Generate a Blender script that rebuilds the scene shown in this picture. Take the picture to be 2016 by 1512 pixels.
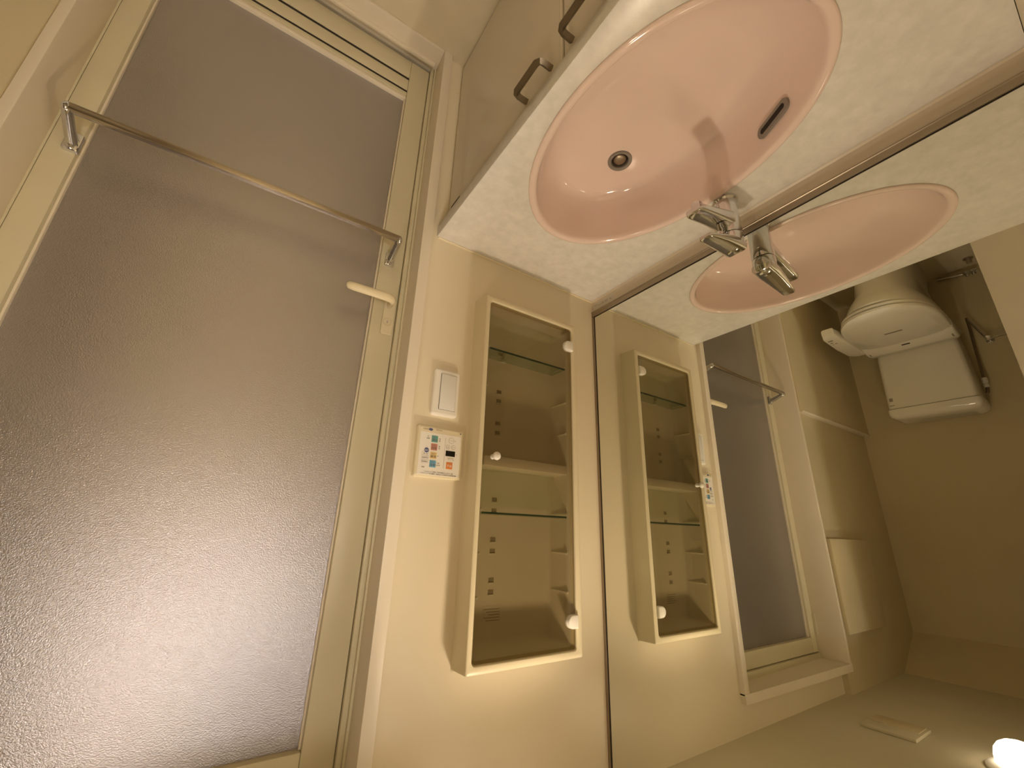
import bpy, bmesh, math, random
from mathutils import Matrix, Vector

# ------------------------------------------------------------------ camera, world, exposure
scene = bpy.context.scene
for o in list(bpy.data.objects):
    bpy.data.objects.remove(o, do_unlink=True)
col = scene.collection

Z0 = 0.70                       # height of the counter top above the floor
FPX = 823.0                     # focal length in pixels of the 2016 px wide frame
RC = ((-0.8298297670872232, -0.20990734657625665, -0.517031395090549),
      (-0.5571768516464506, 0.26087109472078995, 0.7883528575000697),
      (-0.03060251044136092, 0.9422765930407542, -0.33343411427476133))
CAM = (0.9270965, -0.92, 0.7622026 + Z0)
cd = bpy.data.cameras.new('camera')
cd.sensor_fit = 'HORIZONTAL'
cd.sensor_width = 36.0
cd.lens = 36.0 * FPX / 2016.0
cd.clip_start = 0.01
cam = bpy.data.objects.new('camera', cd)
m = Matrix.Identity(4)
for i in range(3):
    m[i][0] = RC[i][0]
    m[i][1] = -RC[i][1]
    m[i][2] = -RC[i][2]
    m[i][3] = CAM[i]
cam.matrix_world = m
col.objects.link(cam)
scene.camera = cam

w = bpy.data.worlds.new('world')
scene.world = w
w.use_nodes = True
w.node_tree.nodes['Background'].inputs[0].default_value = (0.9, 0.75, 0.5, 1)
w.node_tree.nodes['Background'].inputs[1].default_value = 0.0

vs = scene.view_settings
vs.view_transform = 'Standard'
vs.look = 'None'
vs.gamma = 1.0
vs.exposure = 0.0
vs.use_curve_mapping = False
scene.display_settings.display_device = 'sRGB'

cy = scene.cycles
cy.use_denoising = True
cy.caustics_reflective = True
cy.caustics_refractive = False
cy.max_bounces = 10
cy.diffuse_bounces = 5
cy.glossy_bounces = 5
cy.transmission_bounces = 8
cy.transparent_max_bounces = 12
cy.blur_glossy = 0.3
cy.sample_clamp_indirect = 6.0

LAMP_COLOR = (1.0, 0.80, 0.585)
LAMP_A = (0.30, -0.35)
LAMP_B = (1.06, -0.525)
LAMP_GLOW = 4.0
WATTS_A = 13.8
WATTS_B = 7.8
LAMP_CONE = 136.0
HALL_GLOW = 76.0
HALL_COLOR = (1.0, 0.92, 0.86)

# ------------------------------------------------------------------ materials
def new_mat(name):
    mt = bpy.data.materials.new(name)
    mt.use_nodes = True
    nt = mt.node_tree
    b = nt.nodes['Principled BSDF']
    return mt, nt, b


def mat(name, color, rough=0.5, metal=0.0, vary=0.06, scale=6.0, bump=0.0, bscale=120.0, spec=0.5, coat=0.0, emit=None, detail=3.0):
    mt, nt, b = new_mat(name)
    b.inputs['Roughness'].default_value = rough
    b.inputs['Metallic'].default_value = metal
    b.inputs['Specular IOR Level'].default_value = spec
    b.inputs['Coat Weight'].default_value = coat
    tc = nt.nodes.new('ShaderNodeTexCoord')
    nz = nt.nodes.new('ShaderNodeTexNoise')
    nz.inputs['Scale'].default_value = scale
    nz.inputs['Detail'].default_value = detail
    nt.links.new(tc.outputs['Object'], nz.inputs['Vector'])
    rp = nt.nodes.new('ShaderNodeValToRGB')
    c = color
    lo = [max(0, v * (1 - vary)) for v in c]
    hi = [min(1, v * (1 + vary)) for v in c]
    rp.color_ramp.elements[0].color = (*lo, 1)
    rp.color_ramp.elements[1].color = (*hi, 1)
    rp.color_ramp.elements[0].position = 0.3
    rp.color_ramp.elements[1].position = 0.7
    nt.links.new(nz.outputs['Fac'], rp.inputs['Fac'])
    nt.links.new(rp.outputs['Color'], b.inputs['Base Color'])
    if bump > 0:
        n2 = nt.nodes.new('ShaderNodeTexNoise')
        n2.inputs['Scale'].default_value = bscale
        n2.inputs['Detail'].default_value = 2.0
        nt.links.new(tc.outputs['Object'], n2.inputs['Vector'])
        bp = nt.nodes.new('ShaderNodeBump')
        bp.inputs['Strength'].default_value = bump
        bp.inputs['Distance'].default_value = 0.001
        nt.links.new(n2.outputs['Fac'], bp.inputs['Height'])
        nt.links.new(bp.outputs['Normal'], b.inputs['Normal'])
    if emit:
        b.inputs['Emission Color'].default_value = (*emit[0], 1)
        b.inputs['Emission Strength'].default_value = emit[1]
    return mt


M = {}
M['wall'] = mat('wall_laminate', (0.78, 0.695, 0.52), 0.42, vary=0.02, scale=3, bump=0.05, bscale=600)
M['casing'] = mat('casing_laminate', (0.80, 0.72, 0.58), 0.4, vary=0.02)
M['frame'] = mat('door_frame_vinyl', (0.66, 0.60, 0.42), 0.38, vary=0.03)
M['ceiling'] = mat('ceiling_panel', (0.66, 0.61, 0.46), 0.5, vary=0.02)
M['floor'] = mat('floor_panel', (0.72, 0.64, 0.46), 0.5, vary=0.05, scale=8)
M['counter'] = mat('marbled_counter', (0.75, 0.725, 0.675), 0.28, vary=0.07, scale=45, detail=8)
M['basin'] = mat('pink_ceramic', (0.84, 0.675, 0.615), 0.08, vary=0.015, coat=0.4)
M['chrome'] = mat('chrome', (0.74, 0.75, 0.77), 0.10, metal=1.0, vary=0.03)
M['steel'] = mat('brushed_steel', (0.55, 0.50, 0.42), 0.30, metal=1.0, vary=0.06)
M['bar'] = mat('satin_bar_steel', (0.52, 0.46, 0.38), 0.26, metal=1.0, vary=0.05)
M['drain'] = mat('drain_steel', (0.27, 0.245, 0.22), 0.35, metal=0.15, vary=0.05)
M['bronze'] = mat('champagne_aluminium', (0.36, 0.30, 0.23), 0.34, metal=1.0, vary=0.05)
M['handle'] = mat('bronze_handle', (0.24, 0.19, 0.12), 0.4, metal=0.7, vary=0.06)
M['dark'] = mat('dark_gap', (0.02, 0.015, 0.012), 0.7)
M['vanity'] = mat('vanity_gloss_panel', (0.70, 0.63, 0.52), 0.18, vary=0.03, scale=3)
M['white'] = mat('white_plastic', (0.88, 0.85, 0.78), 0.3, vary=0.015)
M['rocker'] = mat('rocker_plastic', (0.80, 0.79, 0.75), 0.32, vary=0.015)
M['cream'] = mat('cream_plastic', (0.76, 0.68, 0.48), 0.33, vary=0.02)
M['lever'] = mat('ivory_lever', (0.80, 0.70, 0.48), 0.33, vary=0.02)
M['liner'] = mat('cabinet_liner', (0.82, 0.77, 0.66), 0.42, vary=0.03)
M['toilet'] = mat('white_ceramic', (0.88, 0.84, 0.73), 0.12, vary=0.02)
M['backsplash'] = mat('backsplash', (0.66, 0.58, 0.46), 0.35, vary=0.03)
M['label'] = mat('printed_label', (0.62, 0.57, 0.50), 0.4, vary=0.03)
M['ink'] = mat('grey_ink', (0.16, 0.14, 0.13), 0.6)
M['slot'] = mat('slot_shade', (0.40, 0.35, 0.25), 0.6)
M['faint'] = mat('faint_ink', (0.36, 0.31, 0.24), 0.6)
M['blueprint'] = mat('blue_ink', (0.10, 0.12, 0.26), 0.6)
M['green_key'] = mat('green_key', (0.16, 0.40, 0.36), 0.5)
M['red_key'] = mat('red_key', (0.58, 0.26, 0.19), 0.5)
M['yellow_key'] = mat('yellow_key', (0.74, 0.55, 0.24), 0.5)
M['blue_key'] = mat('blue_key', (0.16, 0.40, 0.58), 0.5)
M['orange_key'] = mat('orange_key', (0.72, 0.24, 0.06), 0.5)
M['display'] = mat('display_black', (0.006, 0.005, 0.005), 0.2)
M['face'] = mat('panel_face', (0.86, 0.82, 0.74), 0.35, vary=0.01)
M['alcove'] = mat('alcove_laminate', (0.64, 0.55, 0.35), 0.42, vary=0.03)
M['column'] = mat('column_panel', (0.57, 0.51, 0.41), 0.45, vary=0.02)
M['sealant'] = mat('sealant', (0.86, 0.76, 0.55), 0.3)


def m_mirror():
    mt, nt, b = new_mat('silvered_mirror')
    nz = nt.nodes.new('ShaderNodeTexNoise')
    nz.inputs['Scale'].default_value = 2.0
    rp = nt.nodes.new('ShaderNodeValToRGB')
    rp.color_ramp.elements[0].color = (0.80, 0.81, 0.74, 1)
    rp.color_ramp.elements[1].color = (0.83, 0.84, 0.77, 1)
    nt.links.new(nz.outputs['Fac'], rp.inputs['Fac'])
    nt.links.new(rp.outputs['Color'], b.inputs['Base Color'])
    b.inputs['Metallic'].default_value = 1.0
    b.inputs['Roughness'].default_value = 0.0
    return mt


def m_frosted():
    mt, nt, b = new_mat('frosted_acrylic')
    tc = nt.nodes.new('ShaderNodeTexCoord')
    nz = nt.nodes.new('ShaderNodeTexNoise')
    nz.inputs['Scale'].default_value = 520.0
    nz.inputs['Detail'].default_value = 2.5
    nz.inputs['Roughness'].default_value = 0.6
    nt.links.new(tc.outputs['Object'], nz.inputs['Vector'])
    bp = nt.nodes.new('ShaderNodeBump')
    bp.inputs['Strength'].default_value = 0.65
    bp.inputs['Distance'].default_value = 0.0008
    nt.links.new(nz.outputs['Fac'], bp.inputs['Height'])
    nt.links.new(bp.outputs['Normal'], b.inputs['Normal'])
    n3 = nt.nodes.new('ShaderNodeTexNoise')
    n3.inputs['Scale'].default_value = 3.0
    nt.links.new(tc.outputs['Object'], n3.inputs['Vector'])
    rp = nt.nodes.new('ShaderNodeValToRGB')
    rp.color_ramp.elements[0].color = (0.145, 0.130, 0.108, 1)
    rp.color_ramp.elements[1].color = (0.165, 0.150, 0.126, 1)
    nt.links.new(n3.outputs['Fac'], rp.inputs['Fac'])
    nt.links.new(rp.outputs['Color'], b.inputs['Base Color'])
    b.inputs['Roughness'].default_value = 0.26
    b.inputs['Specular IOR Level'].default_value = 1.0
    b.inputs['IOR'].default_value = 2.5
    b.inputs['Specular Tint'].default_value = (0.95, 0.92, 0.98, 1)
    return mt


def m_smoked(name, tint, refl=1.0):
    mt = bpy.data.materials.new(name)
    mt.use_nodes = True
    nt = mt.node_tree
    nt.nodes.clear()
    out = nt.nodes.new('ShaderNodeOutputMaterial')
    tr = nt.nodes.new('ShaderNodeBsdfTransparent')
    nz = nt.nodes.new('ShaderNodeTexNoise')
    nz.inputs['Scale'].default_value = 3.0
    rp = nt.nodes.new('ShaderNodeValToRGB')
    rp.color_ramp.elements[0].color = (*[v * 0.96 for v in tint], 1)
    rp.color_ramp.elements[1].color = (*tint, 1)
    nt.links.new(nz.outputs['Fac'], rp.inputs['Fac'])
    nt.links.new(rp.outputs['Color'], tr.inputs['Color'])
    gl = nt.nodes.new('ShaderNodeBsdfGlossy')
    gl.inputs['Roughness'].default_value = 0.01
    fr = nt.nodes.new('ShaderNodeFresnel')
    fr.inputs['IOR'].default_value = 1.45
    mx = nt.nodes.new('ShaderNodeMixShader')
    geo = nt.nodes.new('ShaderNodeNewGeometry')
    inv = nt.nodes.new('ShaderNodeMath')
    inv.operation = 'SUBTRACT'
    inv.inputs[0].default_value = 1.0
    nt.links.new(geo.outputs['Backfacing'], inv.inputs[1])
    mul = nt.nodes.new('ShaderNodeMath')
    mul.operation = 'MULTIPLY'
    nt.links.new(inv.outputs[0], mul.inputs[1])
    nt.links.new(fr.outputs['Fac'], mul.inputs[0])
    nt.links.new(mul.outputs[0], mx.inputs['Fac'])
    nt.links.new(tr.outputs['BSDF'], mx.inputs[1])
    nt.links.new(gl.outputs['BSDF'], mx.inputs[2])
    nt.links.new(mx.outputs['Shader'], out.inputs['Surface'])
    return mt


M['mirror'] = m_mirror()
M['frosted'] = m_frosted()
M['smoked'] = m_smoked('smoked_glass', (0.76, 0.73, 0.645))
M['shelf_glass'] = m_smoked('shelf_glass', (0.86, 0.93, 0.86))
M['shelf_edge'] = mat('green_glass_edge', (0.05, 0.12, 0.08), 0.15)


def m_lamp(color, strength, through=True):
    # thin frosted glass: lets the bulb's light out and glows itself
    mt = bpy.data.materials.new('lit_diffuser')
    mt.use_nodes = True
    nt = mt.node_tree
    nt.nodes.clear()
    out = nt.nodes.new('ShaderNodeOutputMaterial')
    tr = nt.nodes.new('ShaderNodeBsdfTransparent')
    em = nt.nodes.new('ShaderNodeEmission')
    em.inputs['Color'].default_value = (*color, 1)
    em.inputs['Strength'].default_value = strength
    ad = nt.nodes.new('ShaderNodeAddShader')
    nt.links.new(tr.outputs['BSDF'], ad.inputs[0])
    nt.links.new(em.outputs['Emission'], ad.inputs[1])
    nt.links.new(ad.outputs['Shader'], out.inputs['Surface'])
    return mt


M['lamp'] = m_lamp(LAMP_COLOR, LAMP_GLOW)
M['hall_lamp'] = m_lamp(HALL_COLOR, HALL_GLOW)

# ------------------------------------------------------------------ helpers
def tag(o, label=None, cat=None, group=None, kind=None):
    if label: o['label'] = label
    if cat: o['category'] = cat
    if group: o['group'] = group
    if kind: o['kind'] = kind
    return o


def empty(name, loc=(0, 0, 0)):
    o = bpy.data.objects.new(name, None)
    o.empty_display_size = 0.05
    o.location = (loc[0], loc[1], loc[2])
    col.objects.link(o)
    return o


def finish(name, bm, material, parent=None, smooth=35.0, recalc=True):
    if recalc:
        bmesh.ops.recalc_face_normals(bm, faces=bm.faces[:])
    me = bpy.data.meshes.new(name)
    bm.to_mesh(me)
    bm.free()
    me.materials.append(M[material] if isinstance(material, str) else material)
    if smooth:
        for p in me.polygons:
            p.use_smooth = True
        me.set_sharp_from_angle(angle=math.radians(smooth))
    o = bpy.data.objects.new(name, me)
    col.objects.link(o)
    if parent is not None:
        o.parent = parent
        o.matrix_parent_inverse = Matrix.Translation(-Vector(parent_loc(parent)))
    return o


def parent_loc(p):
    v = Vector((0, 0, 0))
    # parents used here are unrotated; meshes are written in world coordinates
    q = p
    while q is not None:
        v = v + Vector(q.location) + q.matrix_parent_inverse.translation * (1 if q.parent else 0)
        q = q.parent
    return v


def box(bm, x0, x1, y0, y1, z0, z1, bev=0.0, seg=2):
    r = bmesh.ops.create_cube(bm, size=1.0)
    vs_ = r['verts']
    for v in vs_:
        v.co.x = x0 if v.co.x < 0 else x1
        v.co.y = y0 if v.co.y < 0 else y1
        v.co.z = (z0 if v.co.z < 0 else z1) + Z0
    if bev > 0:
        es = list({e for v in vs_ for e in v.link_edges})
        bmesh.ops.bevel(bm, geom=es, offset=bev, segments=seg, affect='EDGES', profile=0.5)
    return bm


def bx(name, x0, x1, y0, y1, z0, z1, material, parent=None, bev=0.0, seg=2):
    bm = bmesh.new()
    box(bm, min(x0, x1), max(x0, x1), min(y0, y1), max(y0, y1), z0, z1, bev, seg)
    return finish(name, bm, material, parent)


def loft(bm, rings, close_start=False, close_end=False, z0=None):
    zz = Z0 if z0 is None else z0
    vr = [[bm.verts.new((p[0], p[1], p[2] + zz)) for p in r] for r in rings]
    n = len(rings[0])
    for a, b in zip(vr[:-1], vr[1:]):
        for i in range(n):
            j = (i + 1) % n
            bm.faces.new((a[i], a[j], b[j], b[i]))
    if close_start: bm.faces.new(list(reversed(vr[0])))
    if close_end: bm.faces.new(vr[-1])
    return vr


def tube(bm, pts, rad, n=12, flat=(1.0, 1.0), caps=True):
    """sweep an ellipse of radius rad (number or list) along pts (rel. heights)"""
    P = [Vector((p[0], p[1], p[2])) for p in pts]
    rings = []
    up = None
    for i, p in enumerate(P):
        if i == 0: t = P[1] - P[0]
        elif i == len(P) - 1: t = P[-1] - P[-2]
        else: t = (P[i + 1] - P[i]).normalized() + (P[i] - P[i - 1]).normalized()
        t.normalize()
        ref = up if up is not None else (Vector((0, 0, 1)) if abs(t.z) < 0.9 else Vector((0, 1, 0)))
        s = t.cross(ref).normalized()
        u = s.cross(t).normalized()
        up = u
        r = rad[i] if isinstance(rad, (list, tuple)) else rad
        rings.append([tuple(p + s * (r * flat[0] * math.cos(2 * math.pi * k / n)) + u * (r * flat[1] * math.sin(2 * math.pi * k / n))) for k in range(n)])
    loft(bm, rings, caps, caps)
    return bm


def lathe(bm, c, prof, axis='z', n=32, caps=True):
    """prof: list of (radius, offset along axis); c centre (rel. height)"""
    rings = []
    for r, d in prof:
        ring = []
        for k in range(n):
            a = 2 * math.pi * k / n
            ca, sa = r * math.cos(a), r * math.sin(a)
            if axis == 'z': ring.append((c[0] + ca, c[1] + sa, c[2] + d))
            elif axis == 'y': ring.append((c[0] + ca, c[1] + d, c[2] + sa))
            else: ring.append((c[0] + d, c[1] + ca, c[2] + sa))
        rings.append(ring)
    loft(bm, rings, caps and prof[0][0] > 1e-5, caps and prof[-1][0] > 1e-5)
    bmesh.ops.remove_doubles(bm, verts=bm.verts[:], dist=1e-6)
    return bm


def rrect(x0, x1, z0, z1, r, seg=5):
    out = []
    for cx, cz, a0 in ((x1 - r, z1 - r, 0), (x0 + r, z1 - r, 90), (x0 + r, z0 + r, 180), (x1 - r, z0 + r, 270)):
        for k in range(seg + 1):
            a = math.radians(a0 + 90.0 * k / seg)
            out.append((cx + r * math.cos(a), cz + r * math.sin(a)))
    return out


def plate_y(bm, x0, x1, z0, z1, r, y_back, y_front, soft=0.002, seg=5):
    """rounded plate lying against a wall that faces -y, with softened front edge"""
    rings = []
    for off, y in ((0, y_back), (0, y_front + soft), (soft * 0.3, y_front + soft * 0.3), (soft, y_front)):
        rings.append([(p[0], y, p[1]) for p in rrect(x0 + off, x1 - off, z0 + off, z1 - off, max(r - off, 0.0004), seg)])
    loft(bm, rings, True, True)
    return bm


def text(name, body, size, x, z, y, material, parent, align='CENTER'):
    cu = bpy.data.curves.new(name, 'FONT')
    cu.body = body
    cu.size = size
    cu.align_x = align
    cu.align_y = 'CENTER'
    cu.extrude = 0.00005
    cu.resolution_u = 2
    cu.materials.append(M[material])
    tmp = bpy.data.objects.new(name, cu)
    me = bpy.data.meshes.new_from_object(tmp)
    bpy.data.objects.remove(tmp)
    bpy.data.curves.remove(cu)
    o = bpy.data.objects.new(name, me)
    col.objects.link(o)
    o.parent = parent
    o.matrix_parent_inverse = Matrix.Translation(-Vector(parent_loc(parent)))
    o.location = (x, y, z + Z0)
    o.rotation_euler = (math.radians(90), 0, 0)
    return o


# ------------------------------------------------------------------ room shell
CEIL = 1.345
FL = -0.70
XB = 2.24          # wall behind the toilet
YF = -0.995        # wall beside the camera

def structure(name, boxes, material, label=None, bev=0.0):
    bm = bmesh.new()
    for b in boxes:
        box(bm, *b, bev)
    o = finish(name, bm, material, None)
    tag(o, label, None, None, 'structure')
    return o

structure('floor', [(-0.10, XB + 0.1, YF - 0.1, 0.30, FL - 0.06, FL)], 'floor', 'beige moulded bathroom floor below the door')
seam = bx('floor_seam', 0.868, 0.872, YF, -0.02, FL - 0.001, FL + 0.0008, 'faint', bpy.data.objects['floor'])
structure('ceiling', [(-0.10, XB + 0.1, YF - 0.1, 0.30, CEIL, CEIL + 0.06)], 'ceiling', 'plain beige ceiling seen in the mirror')
structure('wall_left', [(-0.10, -0.006, YF - 0.1, 0.10, FL, CEIL)], 'wall', 'wall behind the mirror and vanity')
structure('wall_front', [(-0.10, 0.64, YF - 0.10, YF, FL, CEIL), (1.36, XB + 0.1, YF - 0.10, YF, FL, CEIL), (0.64, 1.36, YF - 0.10, YF, 1.27, CEIL)], 'wall', 'light wall at the end of the counter')
# hallway behind the photographer, seen only through its light
HC = 1.50
structure('floor_hall', [(0.10, 1.90, -3.70, YF - 0.10, FL - 0.06, FL)], 'floor', 'beige floor of the hallway behind the camera')
structure('ceiling_hall', [(0.10, 1.90, -3.70, YF - 0.10, HC, HC + 0.06)], 'ceiling', 'plain ceiling of the hallway behind the camera')
structure('wall_hall_left', [(0.04, 0.10, -3.70, YF - 0.10, FL, HC)], 'wall', 'hallway wall on the mirror side behind the camera')
structure('wall_hall_right', [(1.90, 1.96, -3.70, YF - 0.10, FL, HC)], 'wall', 'hallway wall on the toilet side behind the camera')
structure('wall_hall_end', [(0.04, 1.96, -3.76, -3.70, FL, HC)], 'wall', 'end wall of the hallway behind the camera')
structure('wall_hall_front', [(0.04, 1.96, YF - 0.13, YF - 0.10, CEIL, HC), (0.04, 0.64, YF - 0.13, YF - 0.10, FL, CEIL), (1.36, 1.96, YF - 0.13, YF - 0.10, FL, CEIL), (0.64, 1.36, YF - 0.13, YF - 0.10, 1.27, CEIL)], 'wall', 'hallway side of the bathroom doorway wall')
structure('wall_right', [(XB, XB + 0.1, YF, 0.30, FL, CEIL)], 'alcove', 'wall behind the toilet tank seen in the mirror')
# cabinet wall, with the opening for the recessed cabinet and the doorway
CX0, CX1, CZ0, CZ1 = 0.150, 0.440, 0.172, 1.025
structure('wall_back', [
    (-0.006, CX0, 0.0, 0.09, FL, CEIL), (CX1, 0.612, 0.0, 0.09, FL, CEIL),
    (CX0, CX1, 0.0, 0.09, FL, CZ0), (CX0, CX1, 0.0, 0.09, CZ1, CEIL),
    (0.612, 1.362, 0.0, 0.09, 1.262, CEIL),
], 'wall', 'beige laminate wall that carries the recessed cabinet and door')
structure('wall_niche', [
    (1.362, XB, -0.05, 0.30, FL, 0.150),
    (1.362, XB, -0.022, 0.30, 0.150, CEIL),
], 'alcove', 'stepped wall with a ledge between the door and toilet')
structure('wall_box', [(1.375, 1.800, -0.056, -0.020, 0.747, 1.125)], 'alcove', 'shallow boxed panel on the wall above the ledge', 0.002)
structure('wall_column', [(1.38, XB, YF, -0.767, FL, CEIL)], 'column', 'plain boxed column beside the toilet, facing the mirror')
# sloped strip where the toilet wall meets the ceiling
bm = bmesh.new()
prof = [(1.98, CEIL), (XB, CEIL), (XB, 1.19)]
loft(bm, [[(p[0], -0.767, p[1]) for p in prof], [(p[0], 0.09, p[1]) for p in prof]], True, True)
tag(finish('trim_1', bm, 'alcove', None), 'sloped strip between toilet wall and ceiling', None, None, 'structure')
bx('ledge_cap', 1.39, XB, -0.054, -0.022, 0.145, 0.152, 'casing', bpy.data.objects['wall_niche'], 0.002)

# door casing: near, far and head jambs
JN, JF = 0.634, 1.345
structure('trim_2', [(0.606, JN, -0.017, 0.10, FL, 1.24)], 'casing', 'light upright casing strip beside the light switch', 0.002)
structure('trim_3', [(JF, 1.362, -0.046, 0.10, FL, 1.24)], 'casing', 'light upright casing on the toilet side of the door', 0.002)
bm = bmesh.new()
loft(bm, [[(0.606, -0.0175, 1.234), (0.606, 0.10, 1.234), (0.606, 0.10, 1.262), (0.606, -0.0175, 1.262)], [(1.3622, -0.0465, 1.228), (1.3622, 0.10, 1.228), (1.3622, 0.10, 1.256), (1.3622, -0.0465, 1.256)]], True, True)
tag(finish('trim_4', bm, 'casing', None), 'light casing above the frosted door', None, None, 'structure')
structure('trim_5', [(JN, JF, -0.014, 0.10, FL, FL + 0.010), (JN + 0.012, JF, 0.034, 0.045, FL, FL + 0.022)], 'casing', 'pale door sill with a raised lip', 0.002)

# ------------------------------------------------------------------ door
door = empty('door_1', (1.0, 0.07, Z0 + FL))
tag(door, 'frosted panel door with cream frame behind the towel bar', None, None, 'structure')
LY0, LY1 = 0.062, 0.096            # leaf front and back
LX0, LX1 = 0.652, 1.341
PX0, PX1 = 0.713, 1.299
PZ0, PZ1 = -0.510, 1.150
# fixed frame members
bm = bmesh.new()
box(bm, JN, 0.6395, 0.050, 0.10, FL, 1.235, 0.001)
box(bm, 0.6395, 0.6505, 0.056, 0.10, FL, 1.235, 0.002)
finish('frame_stop', bm, 'frame', door)
bx('frame_stop', JN, JF, 0.056, 0.10, 1.2095, 1.235, 'frame', door, 0.002)
# leaf members
bx('stile', LX0, PX0, LY0, LY1, -0.672, 1.207, 'frame', door, 0.003)
bx('stile', PX1, LX1, LY0, LY1, -0.672, 1.207, 'frame', door, 0.003)
bx('top_rail', PX0, PX1, LY0 + 0.001, LY1, PZ1, 1.206, 'frame', door, 0.002)
bm = bmesh.new()
box(bm, PX0, PX1, LY0 + 0.004, LY1, -0.5365, -0.522, 0.001)
finish('bottom_rail', bm, 'frame', door)
bx('bottom_rail', PX0, PX1, LY0 + 0.002, LY1, -0.589, -0.5440, 'frame', door, 0.002)
bx('bottom_rail', PX0, PX1, LY0, LY1, -0.671, -0.5985, 'frame', door, 0.002)
bx('glazing_bead', PX0, PX1, LY0 + 0.006, LY1, -0.522, PZ0, 'casing', door, 0.003)
bx('vent_slit', PX0, PX1, LY0 + 0.0045, LY1 - 0.004, -0.5440, -0.5365, 'dark', door)
bx('vent_slit', PX0, PX1, LY0 + 0.0035, LY1 - 0.004, -0.5985, -0.589, 'dark', door)
bx('frosted_panel', PX0 - 0.004, PX1 + 0.004, 0.080, 0.086, PZ0 - 0.004, PZ1 + 0.004, 'frosted', door)
bx('glazing_strip', PX0, PX0 + 0.004, LY0 + 0.010, 0.081, PZ0, PZ1, 'casing', door, 0.001)
bx('glazing_strip', PX1 - 0.004, PX1, LY0 + 0.010, 0.081, PZ0, PZ1, 'casing', door, 0.001)
bx('frame_stop', 1.3415, JF + 0.002, 0.064, 0.10, FL + 0.01, 1.2095, 'frame', door)
# hinge on the far stile near the top
bx('hinge', 1.338, 1.345, 0.050, 0.064, 1.06, 1.14, 'frame', door, 0.002)
# handle: plate with lever and lock
plate = empty('door_handle', (0.672, LY0, Z0 + 0.25))
plate.parent = door
plate.matrix_parent_inverse = Matrix.Translation(-Vector(parent_loc(door)))
bm = bmesh.new()
plate_y(bm, 0.657, 0.687, 0.203, 0.302, 0.004, LY0 + 0.002, LY0 - 0.006)
finish('handle_plate', bm, 'cream', plate, 20)
bm = bmesh.new()
tube(bm, [(0.674, 0.058, 0.220), (0.674, 0.036, 0.221), (0.676, 0.022, 0.223), (0.684, 0.011, 0.225), (0.700, 0.006, 0.227), (0.740, 0.004, 0.228), (0.775, 0.006, 0.227), (0.787, 0.0075, 0.226), (0.791, 0.0085, 0.226)],
     [0.0105, 0.0105, 0.0112, 0.0115, 0.0110, 0.0105, 0.0105, 0.009, 0.004], 16, (0.62, 1.0))
finish('lever', bm, 'lever', plate, 50)
bm = bmesh.new()
lathe(bm, (0.6735, 0, 0.268), [(0.0105, 0.057), (0.0105, 0.0545), (0.0095, 0.0535), (0.0085, 0.0545), (0.0002, 0.0545)], 'y', 28)
finish('lock_cylinder', bm, 'cream', plate)
bx('lock_slot', 0.6725, 0.6745, 0.0538, 0.0555, 0.2645, 0.2715, 'faint', plate)

# ------------------------------------------------------------------ towel bar on the door
tb = empty('towel_bar', (1.0, 0.0, Z0 + 0.07))
tag(tb, 'slim square steel towel bar across the frosted door panel', 'towel bar')
bm = bmesh.new()
box(bm, 0.690, 1.306, -0.017, -0.004, 0.0575, 0.0715, 0.0015)
finish('bar', bm, 'bar', tb)
for xc, s in ((0.690, -1), (1.308, 1)):
    br = empty('bracket', (xc, 0.05, Z0 + 0.09))
    br.parent = tb
    br.matrix_parent_inverse = Matrix.Translation(-Vector(parent_loc(tb)))
    bm = bmesh.new()
    plate_y(bm, xc - 0.012, xc + 0.012, 0.064, 0.106, 0.004, LY0 + 0.001, LY0 - 0.008)
    finish('bracket_foot', bm, 'chrome', br, 20)
    bm = bmesh.new()
    tube(bm, [(xc, 0.058, 0.088), (xc + 0.0, 0.030, 0.080), (xc + 0.0, 0.0, 0.069), (xc + 0.0, -0.012, 0.065), (xc, -0.017, 0.0645)], [0.0125, 0.0120, 0.0110, 0.0105, 0.007], 14, (0.72, 1.0))
    finish('bracket_arm', bm, 'chrome', br, 50)
    bm = bmesh.new()
    lathe(bm, (xc + 0.001, 0, 0.096), [(0.0068, 0.056), (0.0064, 0.051), (0.004, 0.0485), (0.0002, 0.048)], 'y', 18)
    finish('screw_cover', bm, 'chrome', br)

# ------------------------------------------------------------------ counter with oval cut-out
CXF = 0.588
ECX, ECY, EA, EB = 0.3265, -0.5197, 0.2235, 0.3265
ct = empty('wash_counter', (0.3, -0.5, Z0))
tag(ct, 'pale marbled counter top around the pink basin', 'counter')
bm = bmesh.new()
N = 128
def ell(k, a, b, cx=ECX, cyy=ECY, n=N):
    t = 2 * math.pi * k / n
    return cx + a * math.cos(t), cyy + b * math.sin(t)
def on_rect(k, x0, x1, y0, y1):
    t = 2 * math.pi * k / N
    dx, dy = EA * math.cos(t), EB * math.sin(t)
    s = 1e9
    if dx > 1e-9: s = min(s, (x1 - ECX) / dx)
    if dx < -1e-9: s = min(s, (x0 - ECX) / dx)
    if dy > 1e-9: s = min(s, (y1 - ECY) / dy)
    if dy < -1e-9: s = min(s, (y0 - ECY) / dy)
    return ECX + dx * s, ECY + dy * s
X0c, X1c, Y0c, Y1c = 0.0, CXF, YF + 0.001, -0.0005
inner = [ell(k, EA - 0.008, EB - 0.008) for k in range(N)]
outer = [list(on_rect(k, X0c, X1c - 0.004, Y0c, Y1c)) for k in range(N)]
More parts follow.
